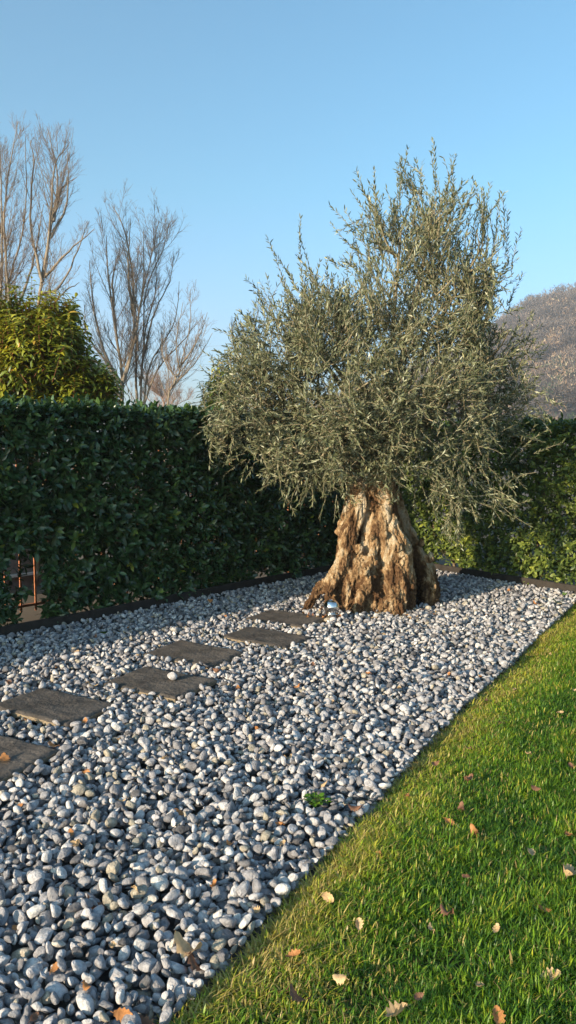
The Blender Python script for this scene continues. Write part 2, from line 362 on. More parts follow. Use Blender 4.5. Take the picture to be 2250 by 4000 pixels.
for lev, sel in ((3, near), (2, ~near)):
    bvv, bff = protos[lev]; S_ = np.stack([pebble_shape(bvv, 100+k, 4 + k % 4) for k in range(40)])
    q = pb[sel]; n_ = len(q); pk = rng.integers(40, size=n_)
    loc = S_[pk]*np.stack([q[:,3], q[:,3]*q[:,4], q[:,5]], 1)[:, None, :]
    tu = np.clip(q[:,7]*.8, -.7, .7)+rng.normal(0, .22, n_); tw = np.clip(q[:,8]*.8, -.7, .7)+rng.normal(0, .28, n_)
    x, y, z = loc[...,0], loc[...,1], loc[...,2]
    cu, su = np.cos(tu)[:,None], np.sin(tu)[:,None]; x, z = x*cu - z*su, x*su + z*cu
    cw, sw = np.cos(tw)[:,None], np.sin(tw)[:,None]; y, z = y*cw - z*sw, y*sw + z*cw
    cy_, sy_ = np.cos(q[:,6])[:,None], np.sin(q[:,6])[:,None]; x, y = x*cy_ - y*sy_, x*sy_ + y*cy_
    vv = np.stack([x+q[:,0:1], y+q[:,1:2], z+q[:,2:3]], -1).reshape(-1, 3)
    ff = (np.arange(n_)[:,None,None]*len(bvv) + bff[None]).reshape(-1, 3) + off
    allv.append(vv); allf.append(ff); alla.append(np.repeat(rng.random(n_), len(bvv))); off += len(vv)
tag(mesh('pebbles', np.concatenate(allv), [np.concatenate(allf)], M['pebble'], attrs={'rnd': np.concatenate(alla)}), 'smooth grey river pebbles covering the bed around the olive tree', 'pebbles', kind='stuff')
pv = pebble_shape(ico(3)[0], 777, 5)*(.034,.027,.027); pc = np.array((-.745, 4.83, ST+.028))
tag(mesh('pebble', pv + pc, [ico(3)[1]], M['pebble'], origin=pc, attrs={'rnd': np.full(len(pv), .75)}), 'single pale grey pebble lying on top of a dark stepping stone', 'pebble')
def surf(x, y):
    i = int((x-gx0)/cell); j = int((y-gy0)/cell)
    if 2 <= i < GW-3 and 2 <= j < GH-3: return float(np.percentile(H[i-2:i+3, j-2:j+3], 80))
    return 0.0

# ------------------------------------------------------------------ edging strips
def edging(a, b, nrm, label):
    a = np.array(a); b = np.array(b); L = np.linalg.norm(b-a); d = (b-a)/L; n = max(2, int(L/.12)); V = []; 
    for i in range(n+1):
        s = L*i/n; wv = .004*math.sin(s*2.1)+.003*math.sin(s*5.3); zt = .10 + .003*math.sin(s*1.7+1)
        c = a + d*s + nrm*wv
        for (o_, z_) in ((0,-.1),(0,zt-.004),(-.004,zt),(-.026,zt),(-.03,zt-.004),(-.03,-.1)):
            V.append((*(c+nrm*o_), z_))
    F = [(i*6+j, i*6+j+1, (i+1)*6+j+1, (i+1)*6+j) for i in range(n) for j in range(5)]
    org = (a[0], a[1], 0)
    return tag(mesh('garden_edging', np.array(V), [np.array(F)], M['edging'], origin=org, smooth=False), label, 'edging')
edging(CORNER-14*DL, CORNER, NL, 'long black edging strip along the foot of the shaded left hedge')
edging(CORNER+DR*.03, CORNER+DR*2.80, NR, 'brownish black edging strip below the sunlit right hedge')

# ------------------------------------------------------------------ hedges
def hedge(name, label, start, d, nrm, L, height, depth, dens, hole=None, rndshift=0.0, lens=(.055,.085), seed=5, stems=12, lm='hedge'):
    """start/d: foot line of the front face; grows to -nrm. dens(s) multiplies sprigs per metre."""
    r = np.random.default_rng(seed)
    org = (*(start + d*L/2 - nrm*depth/2), 0.0)
    root = empty(name, org, label, 'hedge')
    d3 = np.array((*d, 0)); n3 = np.array((*nrm, 0)); up = np.array((0,0,1.))
    def sprigs(num, kind):
        s = r.random(num)*L; s = s[r.random(num) < dens(s)]; m = len(s)
        if kind == 'front':   wq = np.abs(r.normal(0, .05, m)); z = .05+(height-.05)*r.random(m)
        elif kind == 'mid':   wq = r.uniform(.05, depth-.05, m); z = .03+(height-.07)*r.random(m)**.95
        elif kind == 'top':   wq = r.uniform(0, depth, m); z = height - np.abs(r.normal(0, .04, m))
        else:                 wq = depth - np.abs(r.normal(0, .05, m)); z = .08+(height-.08)*r.random(m)
        p = np.stack([s, wq, z], -1)
        bulge = .05*vnoise(p*(1,0,1.3), 3.2, seed) + .03*vnoise(p*(1,0,1), 9, seed+1)
        if kind in ('front',): wq = wq - bulge*1.0
        z = z + (.02*vnoise(p*(1,1,0), 5, seed+2) + .025*(r.random(m)**6)*3 if kind == 'top' else 0)
        if kind != 'top': 
            keep = (z > .12) | (r.random(m) < .8)
            s, wq, z = s[keep], wq[keep], z[keep]; m = len(s)
        if hole is not None:
            keep = ~hole(s, wq, z, r.random(m)); s, wq, z = s[keep], wq[keep], z[keep]; m = len(s)
        pos = np.array((*start, 0)) + s[:,None]*d3 - wq[:,None]*n3 + z[:,None]*up
        if kind == 'top': out = up*1.0 + r.normal(0, .35, (m,3))
        elif kind == 'back': out = -n3*.8 + up*.4 + r.normal(0, .45, (m,3))
        else: out = n3*.75 + up*.45 + r.normal(0, .45, (m,3))
        return pos, unit(out)
    V = []; F = []; A = []; off = 0; T = []
    for num, kind in ((int(L*height*330), 'front'), (int(L*height*300), 'mid'), (int(L*depth*520), 'top'), (int(L*height*90), 'back')):
        pos, out = sprigs(num, kind); m = len(pos); k = 7
        side = unit(np.cross(out, r.normal(size=(m,3))))
        b2 = np.cross(out, side)
        j = np.arange(k); ang = j*2.4
        tw = r.uniform(.06, .12, m)
        P_ = pos[:,None,:] + out[:,None,:]*(tw[:,None]*(j/k))[...,None]
        rad = side[:,None,:]*np.cos(ang)[None,:,None] + b2[:,None,:]*np.sin(ang)[None,:,None]
        D_ = rad*(1-.45*(j/k))[None,:,None] + out[:,None,:]*(.35+.6*j/k)[None,:,None] + r.normal(0,.18,(m,k,3)) - up*.12
        U_ = out[:,None,:]*1.0 - rad*.3 + up*.35 + r.normal(0,.25,(m,k,3))
        LL = r.uniform(*lens, (m,k))*(.75+.3*np.sin(np.pi*(j+1)/(k+1)))[None]
        vv, ff = scatter(P_.reshape(-1,3), D_.reshape(-1,3), U_.reshape(-1,3), LL.ravel(), LL.ravel()*r.uniform(.36,.48,m*k), *LEAF10)
        V.append(vv); F.append(ff+off); off += len(vv)
        base = np.clip(r.normal(.42+rndshift, .2, m), 0, 1)[:,None] + r.normal(0,.1,(m,k)); base = np.clip(base, 0, .96)
        base[r.random((m,k)) < .004] = 1.0
        A.append(np.repeat(base.ravel(), len(LEAF10[0])))
        if kind == 'front': T += [(np.array([pos[q]-out[q]*.12, pos[q]+out[q]*tw[q]]), (.0022,.0012)) for q in range(0, m, 3)]
    mesh('foliage', np.concatenate(V), [np.concatenate(F)], M[lm], root, attrs={'rnd': np.concatenate(A)})
    tv, tf, ta = tubes(T, 3); mesh('twigs', tv, [tf], M['hedge_stem'], root)
    for i in range(stems):
        s = L*(i+.5+r.uniform(-.3,.3))/stems; p0 = np.array((*(start+d*s-nrm*depth*r.uniform(.35,.6)), -.08)); pts = [p0]
        for q in range(6): pts.append(pts[-1] + np.array((*(d*r.normal(0,.035)+nrm*r.normal(0,.03)), height*.15)))
        lines = [(bez(pts, 14), np.linspace(.021,.006,14))]
        for q in range(9):
            b0 = lines[0][0][r.integers(1, 13)]; dd = unit(d3*r.normal(0,.7)+n3*r.normal(0,.7)+up*r.uniform(.5,1))
            lines.append((np.array([b0, b0+dd*.16+up*.02, b0+dd*.3+up*.09]), (.008,.005,.003)))
        sv, sf, _ = tubes(lines, 6); mesh('stem', sv, [sf], M['hedge_stem'], root)
    return root
HL = 1.79
# gap low in the left hedge (real opening right through it, slanting with the branches)
LEN_L = 14.2
def holeL(s, wq, z, rr):
    sc_ = LEN_L - (5.23 - .33) + .575*wq      # distance along the hedge of the opening's axis
    a = ((s-sc_)/.155)**2 + ((z-.30)/.36)**2
    b = ((s-(sc_-.20))/.09)**2 + ((z-.42)/.2)**2
    return ((a < .8) | (b < .8)) & (rr < .95)
SL0 = CORNER - DL*LEN_L - NL*.10
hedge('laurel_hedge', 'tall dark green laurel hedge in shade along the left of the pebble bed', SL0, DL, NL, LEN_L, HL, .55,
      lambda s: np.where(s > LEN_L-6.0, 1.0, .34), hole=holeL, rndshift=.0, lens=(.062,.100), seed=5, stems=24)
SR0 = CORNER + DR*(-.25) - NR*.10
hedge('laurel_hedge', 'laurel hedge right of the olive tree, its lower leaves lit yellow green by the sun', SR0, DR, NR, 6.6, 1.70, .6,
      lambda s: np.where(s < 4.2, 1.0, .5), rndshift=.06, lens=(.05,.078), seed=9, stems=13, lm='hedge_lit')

# ------------------------------------------------------------------ rusty fence behind the left hedge, wall beyond
FO = .78; fs = CORNER - DL*9.0 - NL*FO
fence = empty('metal_fence', (*(fs+DL*4), 0), 'rust coloured metal bar fence seen through the gap low in the left hedge', 'fence')
ang = math.atan2(DL[1], DL[0])
for z in (.06, 1.42):
    bv_, bf_ = box((*(fs+DL*4.6), z), (9.2, .035, .02), ang); mesh('rail', bv_, [bf_], M['rust'], fence, smooth=False)
bar = None
sbar = 9.0-5.23
for i in range(62):
    s = sbar + (i-24)*.148 + .02
    if s < 0 or s > 9.1: continue
    c = fs + DL*s; po = (i % 14 == 11)
    if bar is None:
        tv, tf, _ = tubes([(np.array([(*c, 0), (*c, .7), (*c, 1.45)]), .0105)], 8); bar = mesh('bar', tv, [tf], M['rust'], fence); b0 = c.copy()
    elif po:
        bv_, bf_ = box((*c, .70), (.04, .04, 1.58), ang); mesh('post', bv_, [bf_], M['rust'], fence, smooth=False)
    else:
        nb = bar.copy(); C.objects.link(nb); nb.parent = fence; nb.location = (c[0]-b0[0], c[1]-b0[1], 0)
wc = CORNER - DL*5.6 - NL*2.6
wl = empty('garden_wall', (*wc, -.1), 'low grey rendered wall behind the rusty fence, seen through the hedge gap', 'wall')
bv_, bf_ = box((*wc, .55), (5.0, .2, 1.0), ang); mesh('upper_wall', bv_, [bf_], M['wall'], wl, smooth=False)
bv_, bf_ = box((*(wc+NL*.02), .035), (5.0, .24, .03), ang); mesh('white_strip', bv_, [bf_], M['white'], wl, smooth=False)
bv_, bf_ = box((*(wc+NL*.0), -.06), (5.0, .2, .16), ang); mesh('footing', bv_, [bf_], M['wall'], wl, smooth=False)

# ------------------------------------------------------------------ steel ball ornament
bc = np.array((.38, 6.60, .012)); root = empty('steel_ball_lamp', bc, 'polished steel ball on a short steel collar at the foot of the olive trunk', 'garden lamp')
def lathe(prof, c, n=48):
    a = np.linspace(0, 2*math.pi, n, endpoint=False); V = []
    for r_, z_ in prof: V.append(np.stack([c[0]+r_*np.cos(a), c[1]+r_*np.sin(a), np.full(n, c[2]+z_)], -1))
    F = [(i*n+j, i*n+(j+1)%n, (i+1)*n+(j+1)%n, (i+1)*n+j) for i in range(len(prof)-1) for j in range(n)]
    return np.concatenate(V), np.array(F)
rs = .068; zs = .118
v_, f_ = lathe([(rs*math.sin(t), zs - rs*math.cos(t)) for t in np.linspace(.02, math.pi-.02, 33)], bc); mesh('ball', v_, [f_], M['steel'], root)
v_, f_ = lathe([(.05,-.02),(.05,.055),(.054,.057),(.054,.062),(.04,.064)], bc); mesh('collar', v_, [f_], M['steel_b'], root)
v_, f_ = lathe([(.048,.012),(.078,.012),(.08,.009),(.08,.004),(.05,.002)], bc); mesh('base_plate', v_, [f_], M['steel_b'], root)

# ------------------------------------------------------------------ olive tree
TB = np.array((.88, 7.38, 0.0)); D0 = 7.35
olive = empty('olive_tree', TB, 'old olive tree with a thick gnarled trunk and silvery green crown', 'olive tree')
def L3(lst): return [P(x, y, D0+dy) for x, y, dy in lst]
strands = [  # (px, py, depth offset), radii
 ([(1468,1700,.02),(1475,1780,0),(1478,1870,0),(1480,1960,.02),(1486,2050,.02),(1496,2140,.04),(1505,2240,.05),(1508,2340,.08),(1508,2430,.1)], [.20,.195,.18,.18,.20,.24,.29,.33,.37]),
 ([(1440,1860,-.12),(1425,1940,-.17),(1392,2009,-.21),(1364,2086,-.25),(1348,2158,-.27),(1326,2224,-.29),(1288,2275,-.32),(1240,2308,-.34),(1212,2350,-.36),(1185,2395,-.38)], [.10,.095,.09,.085,.085,.08,.075,.062,.05,.03]),
 ([(1450,1850,-.06),(1442,1950,-.09),(1440,2050,-.11),(1440,2160,-.14),(1450,2260,-.18)], [.10,.12,.13,.14,.14]),
 ([(1300,2255,-.33),(1286,2300,-.40),(1282,2345,-.46),(1278,2400,-.5)], [.06,.048,.042,.04]),
 ([(1408,1850,-.03),(1393,1925,-.04),(1376,1985,-.05),(1370,2040,-.08),(1372,2090,-.1),(1380,2150,-.12)], [.11,.10,.09,.09,.085,.08]),
 ([(1490,1975,-.22),(1470,2042,-.27),(1462,2095,-.31),(1466,2136,-.34),(1450,2180,-.38),(1430,2230,-.42),(1442,2274,-.45),(1412,2335,-.50),(1400,2400,-.52)], [.04,.045,.042,.038,.042,.055,.06,.06,.06]),
 ([(1480,1860,-.1),(1490,1930,-.14),(1500,2004,-.17),(1512,2086,-.20),(1538,2153,-.23),(1546,2224,-.27),(1540,2296,-.33),(1538,2360,-.40),(1538,2430,-.44)], [.14,.14,.145,.16,.17,.16,.145,.13,.13]),
 ([(1535,1900,.12),(1555,1980,.15),(1578,2040,.16),(1600,2100,.16),(1612,2160,.13),(1640,2215,.08),(1668,2262,.02),(1680,2320,-.06),(1682,2390,-.09)], [.06,.07,.07,.075,.08,.085,.085,.09,.09]),
 ([(1560,2190,-.2),(1585,2250,-.26),(1590,2320,-.30),(1590,2400,-.34)], [.09,.09,.085,.08]),
 ([(1600,2150,.1),(1650,2230,.15),(1672,2320,.15)], [.11,.12,.12]),
 ([(1395,2160,-.15),(1380,2240,-.2),(1350,2330,-.25),(1320,2400,-.28)], [.12,.14,.15,.14]),
 ([(1460,2250,-.25),(1450,2340,-.33),(1450,2410,-.36)], [.15,.15,.14]),
 ([(1440,2160,.28),(1400,2280,.36),(1370,2400,.42)], [.14,.13,.1]),
 ([(1540,2160,.3),(1580,2280,.4),(1600,2400,.45)], [.14,.13,.1]),
 ([(1350,2370,-.40),(1400,2330,-.47),(1425,2310,-.5)], [.012,.014,.014]),
 ([(1480,2400,-.50),(1500,2350,-.47),(1460,2310,-.47)], [.02,.02,.02]),
 # short limbs that carry the crown
 ([(1455,1820,.0),(1400,1720,-.02),(1330,1640,-.02),(1270,1560,0)], [.14,.09,.07,.055]),
 ([(1470,1800,-.02),(1500,1700,-.05),(1520,1600,-.05),(1540,1500,0)], [.15,.11,.08,.06]),
 ([(1500,1820,.05),(1570,1740,.05),(1650,1660,.05),(1730,1580,.1)], [.14,.10,.075,.055]),
 ([(1470,1800,.1),(1480,1700,.2),(1440,1620,.3)], [.13,.10,.06]),
]
lines = []
for pts, rad in strands:
    p = bez(L3(pts), len(pts)*4); rr = np.interp(np.linspace(0, 1, len(p)), np.linspace(0, 1, len(rad)), rad)
    lines.append((p, rr))
sv, sf, _ = tubes(lines, 16)
# close tube ends and add burls as spheres
isv, isf = ico(2); V = [sv]; F4 = [sf]; F3 = []; n0 = len(sv)
balls = [(p[0], r_[0]) for p, r_ in lines] + [(p[-1], r_[-1]) for p, r_ in lines]
for (x, y, dy, r_) in [(1450,2102,-.37,.03),(1403,2145,-.31,.045),(1368,2152,-.33,.04),(1378,1960,-.12,.03),(1334,2075,-.14,.05),(1352,2020,-.12,.05),(1340,2045,-.08,.05),(1372,1935,-.06,.04),
                       (1548,2140,-.40,.05),(1570,2180,-.36,.06),(1560,2240,-.40,.05),(1500,2090,-.37,.035),(1425,2235,-.47,.045),(1600,2290,-.36,.05),(1640,2120,-.05,.05),(1676,2180,-.08,.05),
                       (1470,2200,-.40,.03),(1540,2330,-.50,.06),(1500,2360,-.48,.05),(1470,2050,-.31,.04),(1390,1900,-.12,.06),(1240,2330,-.40,.03),(1690,2300,-.15,.05),(1520,1960,-.28,.04),(1455,1990,-.26,.03)]:
    balls.append((P(x, y, D0+dy), r_))
for c, r_ in balls:
    V.append(isv*r_*.98 + c); F3.append(isf + n0); n0 += len(isv)
tmp = mesh('tmp_trunk', np.concatenate(V), [np.concatenate(F4), np.concatenate(F3)], None)
rm = tmp.modifiers.new('r', 'REMESH'); rm.mode = 'VOXEL'; rm.voxel_size = .0072; rm.use_smooth_shade = True
sm = tmp.modifiers.new('s', 'SMOOTH'); sm.factor = .5; sm.iterations = 3
dg = bpy.context.evaluated_depsgraph_get(); ev = tmp.evaluated_get(dg); em = ev.to_mesh()
nv = len(em.vertices); co = np.empty(nv*3, np.float32); em.vertices.foreach_get('co', co); co = co.reshape(-1, 3).astype(float)
no = np.empty(nv*3, np.float32); em.vertices.foreach_get('normal', no); no = no.reshape(-1, 3).astype(float)
ns = np.empty(len(em.polygons), np.int32); em.polygons.foreach_get('loop_total', ns); li = np.empty(ns.sum(), np.int32); em.loops.foreach_get('vertex_index', li)
quads = li.reshape(-1, 4) if (ns == 4).all() else None
print('trunk verts', nv, quads is not None)
def fbm(p, s, seed, H_=.8, oc=5):
    o_ = np.empty(len(p))
    for i, q in enumerate(p): o_[i] = mnoise.fractal(Vector((q[0]*s[0]+seed, q[1]*s[1], q[2]*s[2])), H_, 2.1, oc)
    return o_
def ridg(p, s, seed):
    o_ = np.empty(len(p))
    for i, q in enumerate(p): o_[i] = mnoise.ridged_multi_fractal(Vector((q[0]*s[0]+seed, q[1]*s[1], q[2]*s[2])), .9, 2.1, 4, 1.0, 2.0)
    return o_
a1 = fbm(co, (4.5, 4.5, 1.7), 3.1); a2 = fbm(co, (16, 16, 4.5), 9.3); a3 = ridg(co, (12, 12, 3.0), 5.7); a4 = fbm(co, (46, 46, 26), 2.2, .6, 3); a5 = fbm(co, (6.5, 6.5, 1.5), 14.2, 1.0, 3); a6 = fbm(co, (12, 12, 2.6), 31.4, 1.0, 3)
fade = np.clip((1.75-co[:,2])/.3, .25, 1)
rot = np.clip(.9 - 2.4*(co[:,2]-.05), 0, 1)*np.clip(.5 + 1.6*a1, 0, 1) + .6*np.clip(-a1*2-.1, 0, 1)
disp = .018*a1 + (.008+.020*rot)*a2 + .013*(a3-1.1) + (.005+.014*rot)*a4 - .024*np.exp(-(a5/.06)**2) - .014*np.exp(-(a6/.08)**2)
# rotten, crumbled wood at the foot between the roots
disp -= .02*np.clip(rot, 0, 1)*(1+fbm(co, (30,30,22), 7.7, .5, 3))
co2 = co + no*(disp*fade)[:,None]
keep = co2[:,2] > -.09
bpy.data.objects.remove(tmp)
mesh('trunk', co2, [quads], M['bark'], olive, attrs={'rot': np.clip(rot, 0, 1)})

# crown lobes: (px, py, rx, ry (px), depth offset, depth radius (m), shoots, upright)
LOBES = [(1680,900,150,230,.0,.55,330,.9),(1560,980,180,190,.1,.55,280,.9),(1840,1040,165,190,-.05,.5,290,.9),(1870,1180,100,200,.0,.45,130,1.2),
         (1330,1210,190,130,.05,.7,260,.9),(1170,1280,120,150,.0,.6,240,.9),(1250,1350,280,220,-.1,.8,520,.6),(985,1440,130,120,.0,.5,200,.55),
         (1600,1250,330,230,-.05,.85,640,.75),(1880,1420,160,210,-.05,.7,310,.6),(2000,1460,80,110,.0,.35,70,.5),(1080,1580,230,170,-.1,.7,430,.3),(1380,1560,260,200,-.45,.6,460,.3),
         (1650,1560,300,220,-.4,.65,560,.2),(1890,1610,150,130,-.1,.5,150,.2),(1150,1770,170,75,-.25,.4,190,-.15),(1300,1745,150,85,-.45,.4,190,-.05),
         (1550,1690,180,75,-.5,.35,190,.05),(1760,1740,140,70,-.3,.35,70,-.15),(1400,1785,110,50,-.45,.25,90,-.04),(1540,1800,80,40,-.45,.2,60,-.04),(1740,1180,140,150,-.15,.4,200,.85),(900,1660,90,80,.05,.3,110,.0),(2010,1600,100,90,.0,.35,50,0.1),
         (1775,1890,40,90,-.45,.12,34,-.9),(1780,2000,32,60,-.45,.08,24,-1.0),(1900,1900,90,60,-.3,.15,30,-.7),(1930,1930,50,30,-.3,.1,10,-.5),(1230,1850,70,40,-.4,.15,36,-.6),(1660,1850,50,40,-.5,.12,26,-.7)]
r = np.random.default_rng(21)
limbs = []; sub = []
SP = []; SD = []; SLn = []; SK = []
for (cx, cy, rx, ry, dy, rd, num, upr) in LOBES:
    c = P(cx, cy, D0+dy); k = D0/FPX*1.0
    rad = np.array((rx*k, rd, ry*k))
    num = int(num*(.50 if upr > .7 else .84)); ncl = max(3, num//9)
    uc = unit(r.normal(size=(ncl,3))); qc = r.random(ncl)**(1/2.3); pick = r.integers(ncl, size=num)
    u = uc[pick]; q = qc[pick]; jit = r.normal(0, 1, (num,3))*np.array((.055,.055,.10))*(1.0 if upr > .7 else 1.3)
    p = c + u*q[:,None]*rad + jit
    outw = unit((p - np.array((.85,7.4,1.5))))
    outl = unit(u*(1/rad))
    d_ = outl*(.30+.35*q)[:,None] + outw*.12 + np.array((0,0,1.))*(upr*1.0+.05) + r.normal(0,.46,(num,3))
    d_ = unit(d_)
    ln = r.uniform(.16,.34,num)*(1.15 if upr > .7 else .95)
    SP.append(p - d_*ln[:,None]*.55); SD.append(d_); SLn.append(ln); SK.append(np.full(num, upr))
    # a limb reaching the lobe, with side branches
    if num > 60:
        s0 = np.array((.86+r.normal(0,.06), 7.38+r.normal(0,.06), 1.42)); mid = s0*.55 + c*.45 + np.array((0,0,.10 if upr > 0 else .15))+r.normal(0,.05,3)
        limbs.append((bez([s0, mid, c, c+(c-mid)*.25], 12), (np.linspace(1, 0, 12)**1.3*.036+.006)*(1.0 if upr < .8 else .8)))
        for _ in range(num//18):
            e = c + unit(r.normal(size=3))*rad*r.uniform(.5,.95); b0 = limbs[-1][0][4+int(np.argmin(np.linalg.norm(limbs[-1][0][4:11]-(e*.6+c*.4-(0,0,.15)), axis=1)))]
            m_ = (b0+e)/2 + np.array((0,0,-.04))+r.normal(0,.04,3)
            sub.append((bez([b0, m_, e], 7), np.linspace(.012,.0035,7)))
# long loose shoots sticking out of the outline
for (x, y, x2, y2, dy) in [(1690,760,1675,575,0),(1730,800,1760,610,0),(1640,800,1610,640,.05),(1560,830,1545,620,0),(1500,900,1380,670,0),(1480,880,1400,790,.1),(1430,960,1300,770,0),(1420,1010,1275,900,0),(1460,840,1310,880,.05),
                           (1600,760,1550,660,.1),(1780,800,1770,650,0),(1880,930,1890,720,0),(1900,950,1860,760,.1),(1960,1000,1990,780,0),(1930,980,1945,800,.1),(2000,1060,2010,900,0),(1970,1230,2020,1080,0),(2010,1350,2110,1300,0),(2060,1450,2150,1410,.0),
                           (1130,1150,1050,950,0),(1150,1100,1065,960,.1),(1190,1140,1160,890,0),(1230,1120,1165,930,.1),(1100,1250,1020,1110,0),(1050,1320,965,1210,0),(960,1400,870,1310,0),(900,1420,800,1400,0),(880,1500,815,1430,0),(1250,1080,1230,1030,0),(1320,1080,1300,1000,0),(1370,1050,1290,1040,0),
                           (1780,1900,1770,2085,-.45),(1790,1880,1750,2060,-.47),(1850,1870,1960,1960,-.3),(1880,1880,1990,1930,-.3),(1980,1690,2080,1690,-.1),(960,1780,940,1850,-.2),(1000,1760,830,1730,0),(900,1650,830,1690,0),(1330,1830,1350,1885,-.5),(1000,1820,960,1848,-.2),
                           (2040,1560,2090,1560,0),(1990,1800,2060,1740,-.1)]:
    for rep in range(2 if x > 1390 else 1):
        a = P(x, y, D0+dy)+r.normal(0,.03,3); b = P(x2, y2, D0+dy)+r.normal(0,.035,3); ln = np.linalg.norm(b-a)*(1 if rep == 0 else r.uniform(.5,.9))
        SP.append(a[None]); SD.append(unit(b-a)[None]); SLn.append(np.array([ln])); SK.append(np.array([.9 if y2 < y else -1.]))
SP = np.concatenate(SP); SD = np.concatenate(SD); SLn = np.concatenate(SLn); SK = np.concatenate(SK)
LP = []; LD = []; LU = []; LA = []; tl = []
for p, d_, ln, kx in zip(SP, SD, SLn, SK):
    side = unit(np.cross(d_, r.normal(size=3))); b2 = np.cross(d_, side)
    bend = np.array((0,0,.25 if kx > .6 else (-.35 if kx < -.05 else -.1)))*ln*.5 + side*r.normal(0,.22)*ln
    nl = max(4, int(ln/.021)); t = (np.arange(nl)+.5)/nl
    cur = lambda t: p + d_*ln*t[:,None] + bend*(t**2)[:,None]
    q = cur(t); tl.append((cur(np.array([0,.35,.7,1.0])), (.0032,.0026,.002,.0012)))
    tan = unit(d_*ln + 2*bend*t[:,None])
    a = np.where(np.arange(nl) % 2 == 0, 0, math.pi/2)+r.normal(0,.3,nl)
    rad = side*np.cos(a)[:,None] + b2*np.sin(a)[:,None]
    for sg in (1, -1):
        gone = r.random(nl) < .10
        dd = tan*r.uniform(.75,1.25,(nl,1)) + sg*rad*r.uniform(.5,.9,(nl,1)) + r.normal(0,.15,(nl,3))
        LP.append(q[~gone]); LD.append(dd[~gone]); LU.append((tan - sg*rad*.8 + r.normal(0,.5,(nl,3)))[~gone])
        LA.append(np.clip(r.normal(.45,.22,nl), 0, .97)[~gone])
LP = np.concatenate(LP); LD = np.concatenate(LD); LU = np.concatenate(LU); LA = np.concatenate(LA)
LLn = r.uniform(.036,.064,len(LP)); LW = LLn*r.uniform(.17,.24,len(LP))
vv, ff = scatter(LP, LD, LU, LLn, LW, *LEAF6); print('olive leaves', len(LP))
mesh('foliage', vv, [ff], M['olive'], olive, attrs={'rnd': np.repeat(LA, 6)})
tv, tf, _ = tubes(tl, 3); mesh('twigs', tv, [tf], M['twig'], olive)
for l_ in limbs:
    bv_, bf_, _ = tubes([l_], 9); mesh('limb', bv_, [bf_], M['limb'], olive)
bv_, bf_, _ = tubes(sub, 5); mesh('branches', bv_, [bf_], M['twig'], olive)

# ------------------------------------------------------------------ evergreen shrub behind the left hedge
def shrub(name, label, cat, base, lobes, dist, nshoot, leafL, material, stemmat, seed, group=None, yellow=None):
    r = np.random.default_rng(seed); root = empty(name, base, label, cat, group)
    SP = []; SD = []; SL_ = []; SA = []
    for (cx, cy, rx, ry, rd, frac) in lobes:
        n = int(nshoot*frac); c = P(cx, cy, dist); k = dist/FPX; rad = np.array((rx*k, rd, ry*k))
        nc_ = max(3, n//6); pk_ = r.integers(nc_, size=n); u = unit(r.normal(size=(nc_,3)))[pk_]; q = ((.45+.65*r.random(nc_)**.6))[pk_]
        p = c + u*q[:,None]*rad + r.normal(0,.07,(n,3)); d_ = unit(unit(u/rad)*.45 + np.array((0,0,1.))*.8 + r.normal(0,.25,(n,3)))
        ln = r.uniform(.18,.34,n); SP.append(p-d_*ln[:,None]*.7); SD.append(d_); SL_.append(ln); SA.append(r.normal(0,.15,n))
    SP = np.concatenate(SP); SD = np.concatenate(SD); SL_ = np.concatenate(SL_); SA = np.concatenate(SA)
    n = len(SP); k = 13; j = np.arange(k); ang = j*2.4
    side = unit(np.cross(SD, r.normal(size=(n,3)))); b2 = np.cross(SD, side)
    P_ = SP[:,None,:] + SD[:,None,:]*(SL_[:,None]*((j+1)/k))[...,None]
    rad = side[:,None,:]*np.cos(ang)[None,:,None] + b2[:,None,:]*np.sin(ang)[None,:,None]
    D_ = rad + SD[:,None,:]*(.2+.5*j/k)[None,:,None] + r.normal(0,.15,(n,k,3)); U_ = SD[:,None,:]*1.0 + r.normal(0,.2,(n,k,3)) + np.array((0,0,.5))
    LL = r.uniform(leafL*.75, leafL*1.15, (n,k))
    vv, ff = scatter(P_.reshape(-1,3), D_.reshape(-1,3), U_.reshape(-1,3), LL.ravel(), LL.ravel()*.34, DROOP, LEAF10[1])
    A = np.clip(.35 + SA[:,None] + .35*(j/k)[None] + r.normal(0,.1,(n,k)), 0, .97); A[r.random((n,k)) < .012] = 1.0
    mesh('foliage', vv, [ff], material, root, attrs={'rnd': np.repeat(A.ravel(), len(DROOP))})
    tl = [(np.array([p, p+d_*l_]), (.004,.0018)) for p, d_, l_ in zip(SP, SD, SL_)]
    tv, tf, _ = tubes(tl, 3); mesh('twigs', tv, [tf], stemmat, root)
    b = np.array(base); mains = []
    for (cx, cy, rx, ry, rd, frac) in lobes:
        c = P(cx, cy, dist); mains.append((bez([b + r.normal(0,.04,3)*(1,1,0), (b+c)/2+r.normal(0,.08,3), c], 9), np.linspace(.035,.012,9)))
        for _ in range(int(60*frac)):
            e = c + unit(r.normal(size=3))*np.array((rx*dist/FPX, rd, ry*dist/FPX))*.75; s = mains[-1][0] if False else c*.6 + b*.4
            mains.append((bez([s, (s+e)/2+r.normal(0,.05,3), e], 5), np.linspace(.012,.004,5)))
    tv, tf, _ = tubes(mains, 6); mesh('stem', tv, [tf], M['hedge_stem'], root)
    return root
shrub('evergreen_shrub', 'bushy evergreen shrub with drooping yellow green leaves above the left end of the hedge', 'shrub', (-3.0, 9.0, -.12),
      [(60,1400,160,190,.7,.28),(195,1400,120,170,.7,.24),(330,1510,75,80,.5,.12),(80,1270,90,80,.5,.08),(215,1240,60,50,.4,.06),(-120,1420,150,240,.7,.20),(60,1570,260,80,.6,.14),(390,1510,35,45,.3,.04),(270,1380,50,100,.4,.05)], 9.0, 2000, .10, M['photinia'], M['redstem'], 31)
